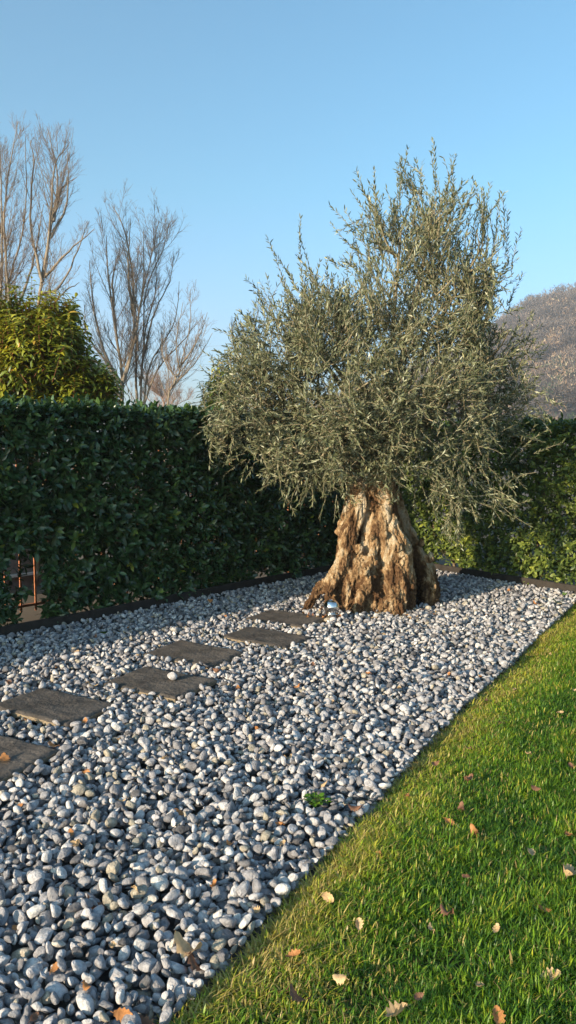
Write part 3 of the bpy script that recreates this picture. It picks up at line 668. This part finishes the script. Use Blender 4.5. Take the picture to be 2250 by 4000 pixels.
shrub('evergreen_shrub', 'small leafy green shrub poking up between the hedge top and the olive crown', 'shrub', (-.95, 10.2, -.12),
      [(835,1560,50,70,.3,.6),(870,1480,45,70,.25,.4),(930,1560,60,60,.3,.5)], 10.2, 75, .10, M['photinia'], M['redstem'], 32)

# ------------------------------------------------------------------ bare trees beyond the hedge
def bare_tree(label, stems, dist, seed, spread=.42, dens=1.0, rbase=.07, material=None, twig=None, group='bare leafless trees beyond the left hedge', name='bare_tree', cat='tree', gz=-.12, ys=1.0):
    """stems: list of pixel polylines (lowest first) at distance dist"""
    r = np.random.default_rng(seed)
    base = P(stems[0][0][0], stems[0][0][1], dist); base[2] = gz
    root = empty(name, base, label, cat, group)
    main = []; br = []; tw = []
    for si, st in enumerate(stems):
        pts = [P(x, 1590-(1590-y)*ys, dist + r.normal(0,.12)) for x, y in st]
        if si == 0: pts = [base] + pts
        L = sum(np.linalg.norm(pts[i+1]-pts[i]) for i in range(len(pts)-1))
        n = max(14, int(L/.22)); c = bez(pts, n); c[1:-1] += r.normal(0, .007, (n-2,3))
        rr = (rbase if si == 0 else rbase*.55)*.62*(1-np.linspace(0,1,n))**1.0 + .005
        main.append((c, rr))
        nb = int(L*6.5*dens)
        for _ in range(nb):
            t = r.uniform(.10, .97); i = int(t*(n-1)); p = c[i]; tan = unit(c[min(i+1,n-1)]-c[max(i-1,0)])
            az = r.uniform(0, 6.283); h = np.array((math.cos(az), math.sin(az), 0))
            l_ = min(L, 6)*r.uniform(.08,.42)*(1.1-t)**.6*(1.1 if t > .2 else .7)
            d_ = unit(tan*1.0 + h*r.uniform(.6,1.2)*spread*2.0)
            m = 9; q = [p]; dd = d_
            for k in range(m-1):
                dd = unit(dd + np.array((0,0,.15)) + r.normal(0,.03,3)); q.append(q[-1]+dd*l_/(m-1))
            q = np.array(q); r0 = min(rr[i]*.5, .010)*min(1, l_/1.2+.3); br.append((q, np.linspace(r0, .0024, m)))
            ns = int(l_*10*dens)+2
            for _ in range(ns):
                k = r.integers(1, m-1); p2 = q[k]; tan2 = unit(q[k+1]-q[k]); h2 = unit(np.cross(tan2, r.normal(size=3)))
                l2 = r.uniform(.22,.60)*(1.15-k/m)*min(1.5, .5+l_*.5); d2 = unit(tan2 + h2*r.uniform(.4,.8)); e1 = p2+d2*l2*.5; e2 = e1+unit(d2+np.array((0,0,.3))+r.normal(0,.1,3))*l2*.5
                tw.append((np.array([p2,e1,e2]), (.0030,.0024,.0016)))
                for _ in range(2):
                    s_ = r.uniform(.2,.9); p3 = p2+(e1-p2)*s_ if r.random()<.5 else e1+(e2-e1)*s_
                    d3 = unit(d2 + unit(np.cross(d2, r.normal(size=3)))*.9+np.array((0,0,.2))); tw.append((np.array([p3, p3+d3*l2*r.uniform(.25,.5)]), (.0020,.0013)))
    v0, f0, _ = tubes(main, 8); mesh('trunk', v0, [f0], material or M['bare'], root)
    v1, f1, _ = tubes(br, 4); mesh('branches', v1, [f1], material or M['bare'], root)
    v2, f2, _ = tubes(tw, 3); mesh('twigs', v2, [f2], twig or M['bare2'], root)
    return root
bare_tree('tallest bare tree at the left edge, its stems rising behind the evergreen shrub', [[(20,1560),(5,1150),(8,800),(-5,420)],[(45,1250),(15,800),(70,420)],[(45,1380),(20,1150),(95,830),(100,480)],[(5,1100),(-60,800),(-60,430)],[(60,1200),(130,1000),(170,760)],[(10,1180),(-120,900),(-160,600)]], 15.5, 41, rbase=.075, ys=.955)
bare_tree('bare tree with a dark forking stem, between the left edge tree and the middle one', [[(135,1560),(150,1180),(190,900),(225,660),(185,450)],[(170,1060),(200,800),(215,600),(270,520)],[(165,1080),(120,850),(130,600),(120,500)],[(195,900),(260,760),(265,560)],[(175,1060),(260,960),(370,860)],[(150,1130),(230,1100),(300,960),(345,830)],[(140,1280),(240,1130),(310,1080)],[(210,830),(240,700),(300,650)]], 15.5, 42, rbase=.075, ys=.955)
bare_tree('middle bare tree with a thick pale base and many fanned stems', [[(475,1590),(478,1450),(450,1250),(420,1000),(415,850)],[(480,1480),(520,1300),(515,1000),(475,800),(435,720)],[(478,1500),(400,1330),(360,1100),(350,960)],[(470,1520),(420,1400),(340,1280),(330,1150)],[(485,1480),(530,1280),(560,1050),(560,830)],[(520,1200),(500,1000),(510,780)],[(470,1550),(400,1440),(330,1400)],[(450,1250),(440,1050),(470,900)]], 17.0, 43, rbase=.085, ys=.91)
bare_tree('bare tree of slim yellowish stems, directly right of the thick based one', [[(535,1590),(530,1400),(540,1200),(590,950),(620,790)],[(548,1590),(560,1350),(570,1100),(640,900),(660,800)],[(560,1580),(590,1400),(680,1230),(700,1050)],[(545,1500),(570,1250),(610,1080),(600,860)],[(560,1590),(620,1420),(720,1300),(790,1200)],[(555,1400),(600,1200),(660,1060),(680,930)],[(540,1350),(530,1150),(540,900)]], 17.5, 44, rbase=.055, ys=.91)
bare_tree('small leaning bare tree, rightmost of those left of the olive', [[(655,1590),(680,1500),(705,1430),(740,1280),(745,1130)],[(700,1440),(690,1330),(715,1180)],[(705,1430),(770,1330),(810,1220)],[(680,1500),(760,1420),(830,1300)],[(690,1480),(640,1400),(630,1300)]], 17.0, 45, rbase=.04, dens=1.0)
bare_tree('faint bare tree whose twig tips show behind the left of the olive crown', [[(960,1600),(955,1400),(960,1290)],[(960,1500),(915,1350),(905,1260)],[(955,1450),(1000,1250),(1010,1170)],[(955,1450),(1030,1280),(1060,1180)]], 19.0, 46, rbase=.04, dens=.8)
bare_tree('low reddish bare thicket just above the left hedge, between the two bare trees', [[(640,1600),(620,1540),(600,1500)],[(640,1600),(650,1540),(650,1490)],[(645,1600),(690,1550),(700,1500)],[(640,1600),(580,1560),(560,1530)],[(645,1600),(730,1560),(750,1530)]], 26.0, 47, rbase=.03, dens=2.6, spread=.6, material=M['redbush'], twig=M['redbush'], name='bare_shrub', cat='shrub', group=None)

# ------------------------------------------------------------------ hill with its bare wood
RIDGE_LOW = 42
AZ = np.array([200,600,1000,1400,1700,1900,2050,2150,2250,2400,2700,3200,3800]); TOPY = np.array([1745,1735,1690,1490,1345,1250,1172,1145,1128,1100,1060,1060,1100]) + RIDGE_LOW + np.array([0,0,20,50,70,45,8,0,0,0,0,0,0])
D1, D2 = 190.0, 430.0
def hill_z(az_px, t):
    """t 0 at the foot, 1 on the ridge"""
    topz = EYE + D2*np.tan(np.arctan((2000-np.interp(az_px, AZ, TOPY))/FPX) - PITCH)
    topz = np.maximum(topz, .5)
    g = np.clip(t, 0, 1); prof = g*.72 + .28*g*g*(3-2*g)
    return -.12 + (topz+.12)*prof*np.where(t > 1, np.maximum(1-(t-1)*1.2, .0), 1)
us = np.linspace(200, 3800, 140); ts = np.concatenate([np.linspace(0, 1, 60), np.linspace(1.05, 1.5, 8)])
HV = []
def hill_p(u_, t_):
    D = D1 + (D2-D1)*t_; x = (u_-1125)/FPX*D/math.cos(PITCH)*1.0
    z = hill_z(u_, t_) + .0
    return x, D, z
for u_ in us:
    for t_ in ts:
        x, y, z = hill_p(u_, t_)
        z += (2.2*math.sin(x*.05+y*.03)+1.4*math.sin(x*.11-y*.07))*min(t_*3,1)*(1-min(1,t_))
        HV.append((x, y, z))
nt_ = len(ts); HF = [(i*nt_+j, (i+1)*nt_+j, (i+1)*nt_+j+1, i*nt_+j+1) for i in range(len(us)-1) for j in range(nt_-1)]
tag(mesh('hill', np.array(HV), [np.array(HF)], M['hill']), kind='structure')
r = np.random.default_rng(55); N = 4200
U = r.uniform(1250, 2900, N); T_ = r.random(N)**.9*1.0
hp = np.array([hill_p(a, b) for a, b in zip(U, T_)])
hgt = r.uniform(6, 12.5, N)*(.5+.5*(T_ < .94)); hgt[(T_ < .10)] *= .35; kk = 130
az = r.uniform(0, 6.283, (N,kk)); el = r.uniform(-.4, 1.5, (N,kk))
dirs = np.stack([np.cos(az)*np.cos(el), np.sin(az)*np.cos(el), np.sin(el)], -1)
st = hp[:,None,:] + np.array((0,0,1.))*(hgt*.55)[:,None,None] + dirs*(hgt[:,None]*r.uniform(.15,.42,(N,kk)))[...,None]
dirs = unit(dirs+r.normal(0,.6,(N,kk,3)))
Lk = hgt[:,None]*r.uniform(.06,.15,(N,kk)); sd = unit(np.cross(dirs, r.normal(size=(N,kk,3))))*.17
tri = np.stack([st-sd, st+sd, st+dirs*Lk[...,None]], 2)
ga = r.random(N); low = T_ < .28; ga = np.where(low & (r.random(N) < .35), r.choice([.85,.89,.96,.99], N), np.minimum(ga*.93, .88)); ga = np.where((T_ < .10) & (r.random(N) < .5), .915, ga)
vv = tri.reshape(-1,3); ff = np.arange(len(vv)).reshape(-1,3)
tag(mesh('woodland', vv, [ff], M['woods'], attrs={'rnd': np.repeat(np.clip(ga[:,None]+r.normal(0,.03,(N,kk)),0,1).ravel(), 3)}, smooth=False), 'hazy leafless wood covering the hillside on the right', 'woodland', kind='stuff')
# conifer and lone bare tree on the ridge
x, y, z = hill_p(2228, .995); co_ = empty('conifer_tree', (x, y, z-.5), 'small dark conifer standing on the ridge of the hill at the right edge', 'tree')
V = []; F = []; n0 = 0
for k in range(420):
    t = r.random(); zz = 1+ t*8.6; rr_ = (1-t)*2.3+.15; a = r.uniform(0, 6.283); p0 = np.array((x, y, z+zz)); d_ = np.array((math.cos(a), math.sin(a), -.22)); s_ = np.array((-math.sin(a), math.cos(a), 0))*.22
    V += [p0-s_, p0+s_, p0+d_*rr_*r.uniform(.7,1.1)]; F.append((n0,n0+1,n0+2)); n0 += 3
mesh('crown', np.array(V), [np.array(F)], M['conifer'], co_, smooth=False)
tv, tf, _ = tubes([(np.array([(x,y,z-.6),(x,y,z+5),(x,y,z+9.6)]), (.25,.15,.04))], 6); mesh('trunk', tv, [tf], M['hedge_stem'], co_)
x, y, z = hill_p(2203, .995); bt = empty('bare_tree', (x, y, z-.5), 'tiny lone bare tree on the ridge, left of the dark conifer', 'tree')
ln = []
for k in range(60):
    a = r.uniform(0, 6.283); e = r.uniform(.3, 1.4); d_ = np.array((math.cos(a)*math.cos(e), math.sin(a)*math.cos(e), math.sin(e))); b0 = np.array((x,y,z+2+r.random()*3))
    ln.append((np.array([b0, b0+d_*2, b0+d_*3.2+r.normal(0,.3,3)+np.array((0,0,.4))]), (.12,.08,.05)))
tv, tf, _ = tubes(ln, 3); mesh('crown', tv, [tf], M['bare2'], bt)
tv, tf, _ = tubes([(np.array([(x,y,z-.5),(x,y,z+3),(x,y,z+5.5)]), (.25,.2,.1))], 5); mesh('trunk', tv, [tf], M['bare'], bt)

# ------------------------------------------------------------------ grass
r = np.random.default_rng(77)
def blades(n, y0, y1, xmax, wmul):
    y = r.uniform(y0, y1, n); x0 = edge_x(y); x = x0 - .012 + .018*np.sin(y*23+1)*np.sin(y*9.3) + (np.minimum(xmax(y), 3.0+(7.71-y)*.85)-x0)*r.random(n)
    return np.stack([x, y], -1), np.full(n, wmul)
sets = [blades(150000, 1.4, 4.2, lambda y: .42*y+.25, 1.0), blades(110000, 4.2, 7.68, lambda y: .42*y+.3, 1.35), blades(150000, .6, 7.65, lambda y: np.full_like(y, 5.2), 2.0)]
g = np.concatenate([s[0] for s in sets]); wm = np.concatenate([s[1] for s in sets]); n = len(g)
de = g[:,0]-edge_x(g[:,1])
clump = vnoise(g, 5, 1)*.5 + vnoise(g, 17, 2)*.5; clump2 = vnoise(g, 9, 3)
keep = r.random(n) < np.clip(.8+.35*clump2, .3, 1); g = g[keep]; wm = wm[keep]; de = de[keep]; clump = clump[keep]; clump2 = clump2[keep]; n = len(g)
hgt = np.clip(r.normal(.034, .011, n)*(1+.35*clump), .015, .085)
edge_t = np.exp(-(np.maximum(de, 0)/.30)**1.5)
az = r.uniform(0, 6.283, n); lean = np.abs(r.normal(.62, .38, n)) + .25*edge_t; wd = r.uniform(.0013, .0025, n)*wm
hd = np.stack([np.cos(az), np.sin(az), np.zeros(n)], -1); sdv = np.stack([-np.sin(az), np.cos(az), np.zeros(n)], -1)
z0 = -.022 + .012*np.sin(g[:,0]*3.1+g[:,1]*2.3) + .01*np.sin(g[:,0]*7.7-g[:,1]*5.1) - .02*(de < .01)
b = np.concatenate([g, z0[:,None]], 1)
vs = []
for t, wf in ((0,1),(.4,.95),(.75,.65)):
    c = b + hd*(hgt*lean*t*t)[:,None] + np.array((0,0,1.))*(hgt*(t-.18*lean*t*t))[:,None]
    vs += [c - sdv*(wd*wf)[:,None], c + sdv*(wd*wf)[:,None]]
vs.append(b + hd*(hgt*lean)[:,None] + np.array((0,0,1.))*(hgt*(1-.22*lean))[:,None])
vv = np.stack(vs, 1).reshape(-1,3); tf = np.array([(0,1,3,2),(2,3,5,4)]); tt = np.array([(4,5,6)])
i_ = np.arange(n)[:,None,None]*7
gr = np.clip(.23 + .26*clump + r.normal(0,.2,n) + .56*edge_t, 0, .93); patch = np.exp(-(((g[:,0]-.02)/.22)**2+((g[:,1]-2.12)/.28)**2)); gr = np.clip(gr + .25*patch*(r.random(n)<.6), 0, .93); hgt = hgt*(1-.35*patch); dry = r.random(n) < .30*patch + (.05+.22*edge_t+.06*(clump < -.5)); gr[dry] = r.uniform(.86,1,dry.sum())
tag(mesh('grass', vv, [(i_+tf[None]).reshape(-1,4), (i_+tt[None]).reshape(-1,3)], M['grass'], attrs={'rnd': np.repeat(gr, 7)}), 'short green lawn grass with a yellowed edge beside the pebbles', 'grass', kind='stuff')

# ------------------------------------------------------------------ fallen oak leaves
def oak_leaf(seed, L, curl):
    r = np.random.default_rng(seed); m = 33; V = [(0,0,0)]; t = np.linspace(.0, 1, m)
    w_ = .30*np.sin(np.pi*np.clip(t,0,1)**.8)**.6*(1+.17*np.sin(t*2*np.pi*4.4+r.uniform(0,1.5)))*(.75+.5*t)
    rows = []
    for i in range(m):
        for s in (-1,-.5,0,.5,1):
            x = t[i]; y = s*w_[i]; z = curl[0]*(x-.5)**2*1.2 + curl[1]*y*y*4 + r.normal(0,.006) + .02*math.sin(x*9+s*3) - .02*(s == 0) + curl[2]*x*y
            rows.append(((x-.5)*L, y*L, z*L))
    f = [(i*5+j, i*5+j+1, (i+1)*5+j+1, (i+1)*5+j) for i in range(m-1) for j in range(4)]
    v = np.array(rows)
    # stalk
    sv, sf, _ = tubes([(np.array([(-.68*L,.03*L,.03*L),(-.58*L,.01*L,.02*L),(-.48*L,0,curl[0]*.3*L)]), .0009)], 4)
    return v, np.array(f), sv, sf
LM = {'o': M['leafA'], 't': M['leafB'], 'b': M['leafC'], 'g': M['leafG']}
leaf_id = 0
def leaf(px, py, kind, L, label, group, lawn=False, tiltv=None):
    global leaf_id
    leaf_id += 1; r = np.random.default_rng(900+leaf_id)
    p = G(px, py, .015); z = (.022 if lawn else surf(p[0], p[1])+.006)
    v, f, sv, sf = oak_leaf(leaf_id, L, (r.uniform(.2,1.6), r.uniform(-.6,1.0), r.uniform(-.6,.6)))
    T = r.normal(0, .30, 2) if tiltv is None else tiltv
    if kind == 'g': v[:,1] *= .75
    Rm = np.array(Matrix.Rotation(r.uniform(0,6.28), 3, 'Z') @ Matrix.Rotation(T[0], 3, 'X') @ Matrix.Rotation(T[1], 3, 'Y'))
    loc = np.array((p[0], p[1], z)); vv = np.vstack([v, sv]) @ Rm.T; lo = vv[:,2].min(); vv = vv + loc
    o = mesh('fallen_leaf', vv, [np.vstack([f, sf+len(v)])], LM[kind], origin=loc)
    return tag(o, label, 'leaf', group)
GLAWN = 'dead leaves fallen on the lawn'; GBED = 'dead leaves fallen among the pebbles'
named = [
 (2212,3426,'t',.085,'largest pale dead leaf on the lawn, at the right edge of the picture',1),(1552,3970,'t',.075,'large tan dead leaf on the lawn at the bottom edge, left of an orange one',1),
 (1945,3983,'o',.055,'orange dead leaf on the lawn at the bottom edge',1),(2152,3823,'t',.06,'pale curled dead leaf on the lawn near the bottom right corner',1),
 (1828,3055,'b',.06,'dark crumpled dead leaf on the lawn, level with the weed in the pebbles',1),(1854,3258,'o',.055,'orange tan dead leaf in the middle of the lawn beside a reddish one',1),
 (1746,3569,'b',.055,'reddish brown dead leaf half sunk in the middle of the lawn',1),(1285,3513,'t',.05,'pale upright dead leaf on the yellowed lawn edge by the pebbles',1),
 (1164,3909,'b',.07,'brown dead leaf in the bare patch at the bottom left of the lawn',1),(2074,3340,'t',.05,'tan curled dead leaf on the lawn, up left of the largest one',1),
 (1388,3180,'b',.06,'brown dead leaf on the pebbles right at the lawn edge, beside the weed',0),
 (738,3731,'t',.10,'large tan oak leaf on the pebbles near the bottom, overlapping a brown one',0),(775,3775,'b',.09,'large dark brown oak leaf under the tan one near the lawn corner',0),
 (386,3517,'b',.085,'dark brown oak leaf with an orange tip lying in the nearer pebbles',0),(531,3510,'t',.055,'ochre crumpled leaf on the pebbles right of the dark brown one',0),
 (483,3980,'o',.055,'orange leaf standing upright in the pebbles at the bottom edge',0),(573,3985,'b',.07,'brown leaf in the pebbles at the bottom edge, right of the orange one',0),
 (1259,3068,'t',.065,'pale tan leaf on the pebbles just above the green weed',0),(304,3317,'t',.055,'tan leaf lying in the pebbles in the lower left',0),
 (211,2932,'o',.07,'orange red leaf at the right corner of the nearest stepping stone',0),(18,2985,'o',.08,'orange oak leaf on the nearest stepping stone at the left edge',0),
 (363,2690,'t',.07,'pale tan leaf on the pebbles between the second and third stepping stones',0),(843,2645,'b',.06,'dark red leaf at the right corner of the stone with the pebble',0),
 (825,2358,'o',.06,'orange leaf upright in the shaded pebbles near the hedge foot',0),(2089,2364,'o',.06,'orange leaf on the far pebbles near the right edging',0),
 (1986,2311,'o',.05,'red brown leaf on the pebbles close under the right edging',0)]
for px, py, k, L, lab, lw in named:
    leaf(px, py, k, L, lab, GLAWN if lw else GBED, bool(lw), (1.0,.3) if 'upright' in lab else None)
for px, py in [(1802,3163),(2092,3085),(1755,3219),(2221,3271),(2122,3560),(1682,3638),(1820,3431),(1872,3862),(1634,3901),(1147,3741),(1591,3116),(1832,2926),(2060,2950),(2190,2790),(2010,2700),(1960,2830),(2150,2560),(1940,3640),(1480,3350),(1400,3620),(2230,3000),(1700,2990),(2100,3700),(1330,3830),(2240,2700),(1900,2740)]:
    leaf(px, py, random.choice('otbb'), random.uniform(.03,.05), 'small crumpled dead leaf among the short grass blades', GLAWN, True)
for px, py in [(276,3272),(338,3031),(76,3148),(600,3559),(214,3807),(441,3710),(838,3476),(31,2686),(220,2609),(202,2551),(372,2490),(332,2829),(108,2820),(1027,2686),(1161,2690),(538,2576),(1125,2955),(502,2466),(596,2417),(2157,2411),(1878,2647),(1091,3236),(1104,3327),(55,2575),(640,2990),(1000,2860),(820,2830),(930,2700),(1440,2650),(1560,2700),(1300,2760),(1700,2520),(1780,2450),(1830,2380),(1900,2400),(2040,2440),(1640,2440),(1500,2480),(1220,2600),(700,3180),(960,3060),(480,3140),(150,3420),(60,3600),(1000,3560),(900,3300),(340,3900),(130,3990),(1750,2640),(1910,2560),(2020,2520),(2120,2330),(880,2420),(700,2380),(300,2560),(470,2900),(1330,2900),(1200,2420),(1250,2390),(1560,2440),(1600,2420)]:
    leaf(px, py, random.choice('ototb'), random.uniform(.03,.05), 'small dry leaf scrap caught between the grey pebbles', GBED, False)
for k in range(60):
    leaf(random.uniform(1190,1740) if k % 3 else random.uniform(1170,1290), random.uniform(2385,2425) if k % 3 else random.uniform(2352,2395), random.choice('ttobb'), random.uniform(.018,.034), 'tiny brown leaf crumb at the front foot of the olive trunk', 'leaf crumbs around the olive trunk', False)
leaf(2179,2363,'g',.10,'long green leaf lying on the far pebbles near the right edging',None); leaf(2200,2326,'g',.08,'green leaf standing against the right edging',None,False,(.8,.2)); leaf(405,2470,'g',.06,'green leaf in the shaded pebbles near the hedge foot',None,False,(.9,.1))

# ------------------------------------------------------------------ little weed in the pebbles
p = G(1235,3150,.0); r = np.random.default_rng(3)
wd_ = empty('weed', (p[0], p[1], 0), 'small lobed green weed growing out of the pebbles near the lawn edge', 'weed')
n = 46; a = r.uniform(0, 6.28, n); q = r.random(n)**.6*.045
pp = np.stack([p[0]+q*np.cos(a), p[1]+q*np.sin(a), .02+r.random(n)*.022], -1); dd = np.stack([np.cos(a), np.sin(a), r.uniform(.0,.7,n)], -1)
vv, ff = scatter(pp, dd, np.tile((0,0,1.),(n,1))+r.normal(0,.3,(n,3)), r.uniform(.018,.032,n), r.uniform(.014,.022,n), *LEAF10)
mesh('leaves', vv, [ff], M['grass'], wd_, attrs={'rnd': np.repeat(r.uniform(.1,.5,n), len(LEAF10[0]))})
tv, tf, _ = tubes([(np.array([(p[0],p[1],-.01), pp[i]]), .001) for i in range(n)], 3); mesh('stalks', tv, [tf], M['leafG'], wd_)

# ------------------------------------------------------------------ haze: one closed box of even pale air round everything
hm = bpy.data.materials.new('haze'); hm.use_nodes = True; t = hm.node_tree; t.nodes.clear()
pv_ = t.nodes.new('ShaderNodeVolumePrincipled'); pv_.inputs['Color'].default_value = (.80,.86,.95,1); pv_.inputs['Density'].default_value = .0008; pv_.inputs['Anisotropy'].default_value = .2
mo = t.nodes.new('ShaderNodeOutputMaterial'); t.links.new(pv_.outputs[0], mo.inputs['Volume'])
bv_, bf_ = box((0, 0, 52.5), (1440, 1440, 108))
hz = mesh('haze', bv_, [bf_], hm, smooth=False); tag(hz, kind='stuff'); hz['label'] = 'thin pale haze in the air over the garden and hillside'
